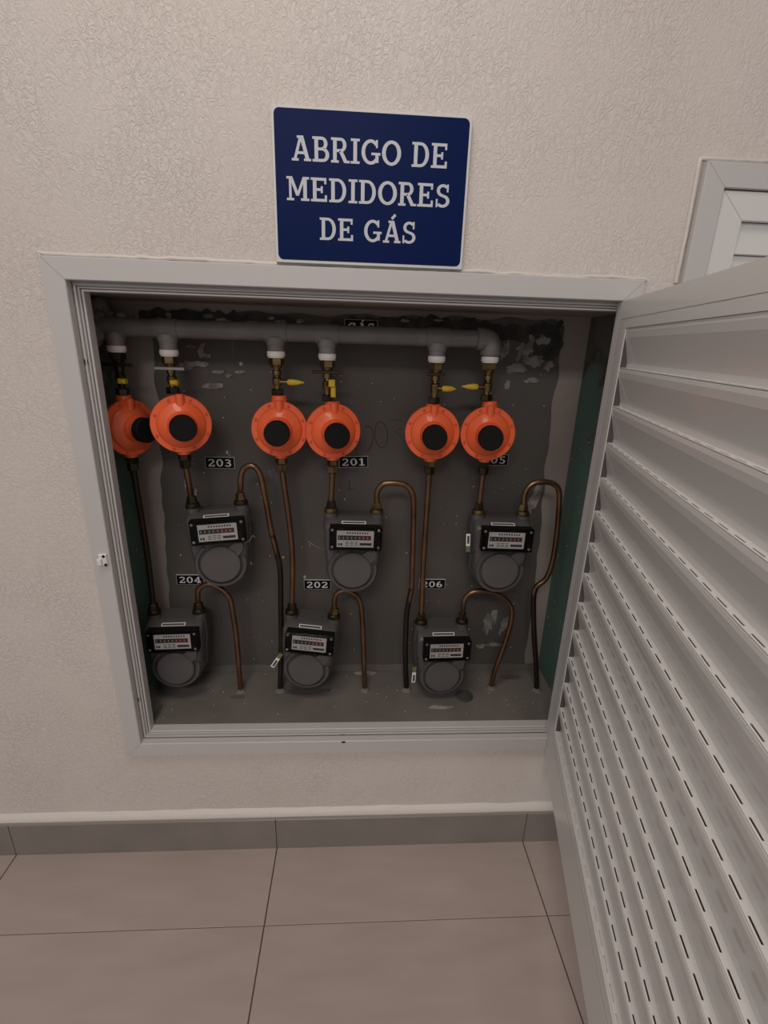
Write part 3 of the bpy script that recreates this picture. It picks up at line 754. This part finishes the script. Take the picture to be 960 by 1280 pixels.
for key, (mx, zc, ddx, yaw, roll, lab) in ML.items():
    t = thing('gas_meter', (mx, YM, zc), lab, 'meter', (0, math.radians(-roll), math.radians(yaw)))
    made = {}
    for n, po, par in protos:
        o = po if not used[0] else po.copy()
        if used[0]: C.objects.link(o)
        o.parent = made[par] if par else t; made[n] = o
    used[0] = True
    meters[key] = t

# ---- copper pipes with their nuts
PIPES = {
'203in':[(-0.3990,.144,0.884),(-0.3999,.1450,0.8666),(-0.3986,.1450,0.838)],
'203out':[(-0.2970,.1450,0.842),(-0.2955,.1450,0.8580),(-0.2943,.1450,0.8737),(-0.2882,.1450,0.8912),(-0.2777,.1450,0.8992),(-0.2661,.1450,0.8985),(-0.2566,.1450,0.8883),(-0.2509,.1450,0.8691),(-0.2433,.1450,0.8156),(-0.2343,.1450,0.7450),(-0.2243,.1500,0.6871),(-0.2210,.1550,0.6479),(-0.2240,.1600,0.5629),(-.2270,.158,.45),(-0.2316,.1400,0.333)],
'204in':[(-0.5075,.1400,0.872),(-0.5097,.1450,0.8207),(-0.5100,.1450,0.6907),(-0.5110,.1450,0.577)],
'204out':[(-0.4105,.145,0.575),(-0.4085,.1425,0.5960),(-0.4040,.1430,0.6120),(-0.3850,.1431,0.6232),(-0.3674,.1430,0.6193),(-0.3486,.1426,0.6054),(-0.3356,.1419,0.5832),(-0.3320,.1409,0.5524),(-0.3272,.1387,0.4785),(-0.3269,.1383,0.333)],
'201in':[(-0.1005,.1440,0.8730),(-0.1022,.1450,0.8538),(-0.1035,.1450,0.824)],
'201out':[(-0.0035,.1450,0.824),(-0.0034,.1450,0.8450),(0.0058,.1450,0.8619),(0.0196,.1450,0.8666),(0.0404,.1450,0.8669),(0.0598,.1450,0.8618),(0.0729,.1450,0.8458),(0.0778,.1450,0.8164),(0.0815,.1450,0.7054),(0.0830,.1450,0.6152),(0.0783,.1500,0.5697),(0.0755,.1520,0.5316),(0.0765,.1450,0.4331),(0.0829,.1392,0.333)],
'202in':[(-0.2035,.1440,0.8760),(-0.2013,.1450,0.8343),(-0.1948,.1450,0.7700),(-0.1910,.1450,0.6834),(-0.1975,.1450,0.574)],
'202out':[(-0.0985,.1450,0.562),(-0.0965,.1430,0.5850),(-0.0900,.1425,0.6010),(-0.0727,.1426,0.6085),(-0.0559,.1424,0.6024),(-0.0409,.1420,0.5881),(-0.0330,.1411,0.5590),(-0.0279,.1387,0.4777),(-0.0249,.1369,0.4111),(-0.0215,.1400,0.333)],
'206in':[(0.1025,.1440,0.8730),(0.1044,.1450,0.8019),(0.1074,.1450,0.6857),(0.1105,.1450,0.548)],
'206out':[(0.2095,.1450,0.548),(0.2090,.1418,0.5780),(0.2157,.1422,0.5960),(0.2302,.1425,0.6055),(0.2510,.1426,0.6080),(0.2843,.1424,0.6015),(0.3089,.1419,0.5870),(0.3258,.1412,0.5638),(0.3283,.1403,0.5316),(0.3230,.1391,0.4879),(0.3123,.1376,0.4364),(0.3030,.1400,0.3860),(0.2996,.1440,0.333)],
'205in':[(0.2255,.1440,0.8740),(0.2245,.1450,0.8554),(0.2240,.1450,0.824)],
'205out':[(0.3245,.1450,0.824),(0.3240,.1450,0.8440),(0.3306,.1450,0.8630),(0.3458,.1450,0.8730),(0.3672,.1450,0.8751),(0.3877,.1450,0.8700),(0.4012,.1450,0.8527),(0.4072,.1450,0.8059),(0.4111,.1450,0.7283),(0.4086,.1445,0.6719),(0.3994,.1435,0.6393),(0.3788,.1429,0.6185),(0.3765,.1420,0.5893),(0.3884,.1394,0.4988),(0.4044,.1369,0.4085),(0.4150,.1330,0.333)]}
PLAB = {
'203in':'short copper pipe from the second regulator down to the upper left meter',
'203out':'copper pipe arching from the upper left meter and running down to the niche bottom',
'204in':'long dark copper pipe beside the left side of the niche, leftmost of all pipes',
'204out':'copper pipe curving from behind the 204 label down to the niche bottom',
'201in':'short copper pipe from the fourth regulator down to the upper middle meter',
'201out':'copper pipe arching right from the upper middle meter down to the niche bottom',
'202in':'long copper pipe from the third regulator down to the tilted lower middle meter',
'202out':'copper pipe bending from the lower middle meter down to the niche bottom',
'206in':'long straight copper pipe crossing the 206 label down to the lower right meter',
'206out':'copper pipe arching wide from the lower right meter, slanting down to the bottom',
'205in':'short copper pipe from the rightmost regulator down to the upper right meter',
'205out':'kinked copper pipe arching from the upper right meter, lowest part darker, rightmost of all'}
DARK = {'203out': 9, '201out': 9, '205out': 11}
REG = {'203in': 1, '204in': 0, '201in': 3, '202in': 2, '206in': 4, '205in': 5}
for key, pts in PIPES.items():
    t = thing('copper_pipe', pts[-1], PLAB[key], 'pipe'); o = Vector(pts[-1])
    mk = meters[key[:3]]; inl = key.endswith('in')
    # stack of nuts on the meter connection, in the meter's own tilt
    s = -1 if inl else 1
    Tm = mk.matrix_basis if False else (Matrix.Translation(mk.location) @ mk.rotation_euler.to_matrix().to_4x4())
    base_p = Tm @ Vector((s*.050, 0, .0004)); upv = (Tm.to_3x3() @ Vector((0, 0, 1))).normalized()
    Tn = Tm @ Matrix.Translation((s*.050, 0, .0004))
    P = [Vector(p) for p in pts]
    if inl: P[-1] = base_p + upv*.022
    else: P[0] = base_p + upv*.022
    pipe_mb = MB().tube(P, .0062, 14, 6); pipe_mb.v = [tuple(Vector(v)-o) for v in pipe_mb.v]
    pipe_mb.build('tube', M['dark_copper'] if key == '204in' else M['copper'], t, 60)
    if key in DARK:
        dm = MB().tube([P[k] for k in range(len(P))][DARK[key]:], .0064, 14, 6); dm.v = [tuple(Vector(v)-o) for v in dm.v]  # darker sheath over the lower length of the pipe
        tag(dm.build('darker_length', M['dark_copper'], t, 60), 'darker lower length of the pipe')
    Ti = Matrix.Translation(-o)
    n = MB(); n.lathe([(.0150, 0), (.0155, .0015), (.0140, .0085), (.0120, .0100)], Matrix(), 24); n.xf(Ti @ Tn); n.build('union_collar', M['blackmetal'] if key[:3] in ('203', '204', '202', '206') else M['brass'], t)
    n = MB(); hexnut(n, 0, 0, .0101, .0245, .0112, .001, .3, .0098); n.xf(Ti @ Tn); n.build('flare_nut', M['blackmetal'] if key[:3] in ('204', '206') or inl else M['brass'], t)
    if inl:
        i = REG[key]; cx, cy, cz = RC[i]; yaw = math.radians(RYAW[i]); f = .015-.004
        # outlet neck axis
        ox = cx - .015*math.sin(yaw) - .004*math.sin(yaw)*1; oy = cy+.015*math.cos(yaw)+.004*math.cos(yaw)
        zb = cz-.0614
        n = MB(); hexnut(n, ox, oy, zb-.0120, zb, .0125, .001, .2); n.xf(Ti); n.build('outlet_nut', M['brass'] if i in (3, 4, 2) else M['blackmetal'], t)
        n = MB(); hexnut(n, ox, oy, zb-.0290, zb-.0121, .0108, .0015, .6, .0118); n.xf(Ti); n.build('flare_nut', M['brass'] if i in (2, 3) else M['blackmetal'], t)
        pipe = [c for c in t.children if c.name.startswith('tube')]
        # re-seat the tube's upper end inside the nut
        P[0] = Vector((ox, oy, zb-.022)); P[1] = P[0].lerp(P[2], .5 if len(P) == 3 else .3); pm = MB().tube(P, .0062, 14, 6); pm.v = [tuple(Vector(v)-o) for v in pm.v]
        tb_ = [c for c in t.children if c.name.startswith('tube')][0]; me = tb_.data
        for vtx, co in zip(me.vertices, pm.v): vtx.co = co
    else:
        fb = MB(); x, y, z = pts[-1]; rings = []
        for h_, r_ in ((0.0002, .0135), (.0025, .0115), (.006, .0078), (.0075, .0064)):
            rings.append([(r_*(1+.25*noise.noise(Vector((math.cos(a)*1.5, math.sin(a)*1.5, x*30)))) * math.cos(a), r_*(1+.2*noise.noise(Vector((math.sin(a)*2, math.cos(a), x*20))))*math.sin(a), h_) for a in [2*PI*k/16 for k in range(16)]])
        fb.loft(rings); fb.build('mortar_collar', M['cement'], t, 80)

# ---- number labels on the back wall
def plate(txt, x0, x1, z0, z1, lab, tilt=0, ylift=0):
    cx, cz = (x0+x1)/2, (z0+z1)/2
    t = thing('number_label', (cx, ND-.0044-ylift, cz), lab, 'label', (0, math.radians(tilt), 0))
    hx, hz = (x1-x0)/2, (z1-z0)/2
    MB().box(-hx, hx, -.0010, .0020, -hz, hz).build('plate', M['white'], t)
    MB().box(-hx+.0007, hx-.0007, -.0013, -.0010, -hz+.0007, hz-.0007).build('black_face', M['labelblack'], t)
    k = .82 if len(txt) == 3 else .86
    text_mb(txt, -hx*k, hx*k, -hz*.64, hz*1.28, -.0018, .0005).build('lettering', M['labeltext'], t, 20)
    return t
plate('203', -.391, -.326, .8735, .9000, 'small black label reading 203 under the second orange regulator')
plate('201', -.089, -.023, .8815, .9075, 'small black label reading 201 partly behind the fourth orange regulator', -2)
plate('204', -.485, -.420, .5800, .6060, 'small black label reading 204 above the lower left meter')
plate('202', -.176, -.110, .5680, .5940, 'small black label reading 202 above the tilted lower middle meter')
plate('206', .112, .178, .5710, .5970, 'small black label reading 206 behind a straight copper pipe')
plate('205', .238, .304, .8925, .9185, 'small black label reading 205 almost hidden behind the rightmost orange regulator')
plate('GÁS', -.078, -.008, 1.1640, 1.1990, 'small black label reading GÁS half hidden behind the grey pipe')

# ---- seal tags wired to the meters
def seal(pos, rotz, lab, wire, tagm=True):
    t = thing('meter_seal', pos, lab, 'seal', (0, rotz, 0))
    if tagm:
        MB().bbox(-.0045, .0045, -.0015, .0015, .002, .016, .0006).build('green_body', M['green_tag'], t)
        MB().bbox(-.0045, .0045, -.0016, .0010, -.026, .002, .0005).build('white_tag', M['white'], t)
        MB().box(-.0022, .0022, -.0020, -.0016, -.022, -.004).build('tag_print', M['ink'], t)
    inv = (Matrix.Translation(pos) @ Matrix.Rotation(rotz, 4, 'Y')).inverted()
    wm = MB().tube([inv @ Vector(p) for p in wire], .0008, 6, 4); wm.build('wire', M['blackmetal'] if tagm else M['steel'], t)
    return t
seal((-.2235, .088, .462), math.radians(32), 'white and green seal tag hanging left of the tilted lower middle meter', [(-.2170, .088, .476), (-.209, .092, .485), (-.203, .1, .49)])
seal((.0925, .088, .421), math.radians(2), 'white and green seal tag hanging at the left of the lower right meter', [(.092, .088, .437), (.096, .090, .452), (.103, .1, .456)])
seal((.196, .100, .742), math.radians(176), 'white seal tag standing up beside the left of the upper right meter', [(.196, .1, .728), (.204, .1, .722), (.214, .105, .725)])
seal((-.118, .088, .735), 0, 'loose wire seal sticking out left of the upper middle meter', [(-.148, .080, .755), (-.125, .085, .738), (-.112, .095, .732)], False)
seal((-.272, .105, .745), 0, 'twisted dark wire seal at the right of the upper left meter', [(-.284, .100, .742), (-.274, .098, .748), (-.266, .098, .760), (-.262, .100, .755)], False)

# ---- groups of repeated things
GR = {'shutoff_valve': 'shut-off valves above the regulators', 'gas_regulator': 'orange regulators in the niche', 'gas_meter': 'grey gas meters in the niche',
      'copper_pipe': 'copper pipes in the niche', 'number_label': 'black labels on the back wall', 'meter_seal': 'seals wired to the meters'}
for o in bpy.context.scene.objects:
    k = o.name.split('.')[0]
    if o.parent is None and k in GR: o['group'] = GR[k]
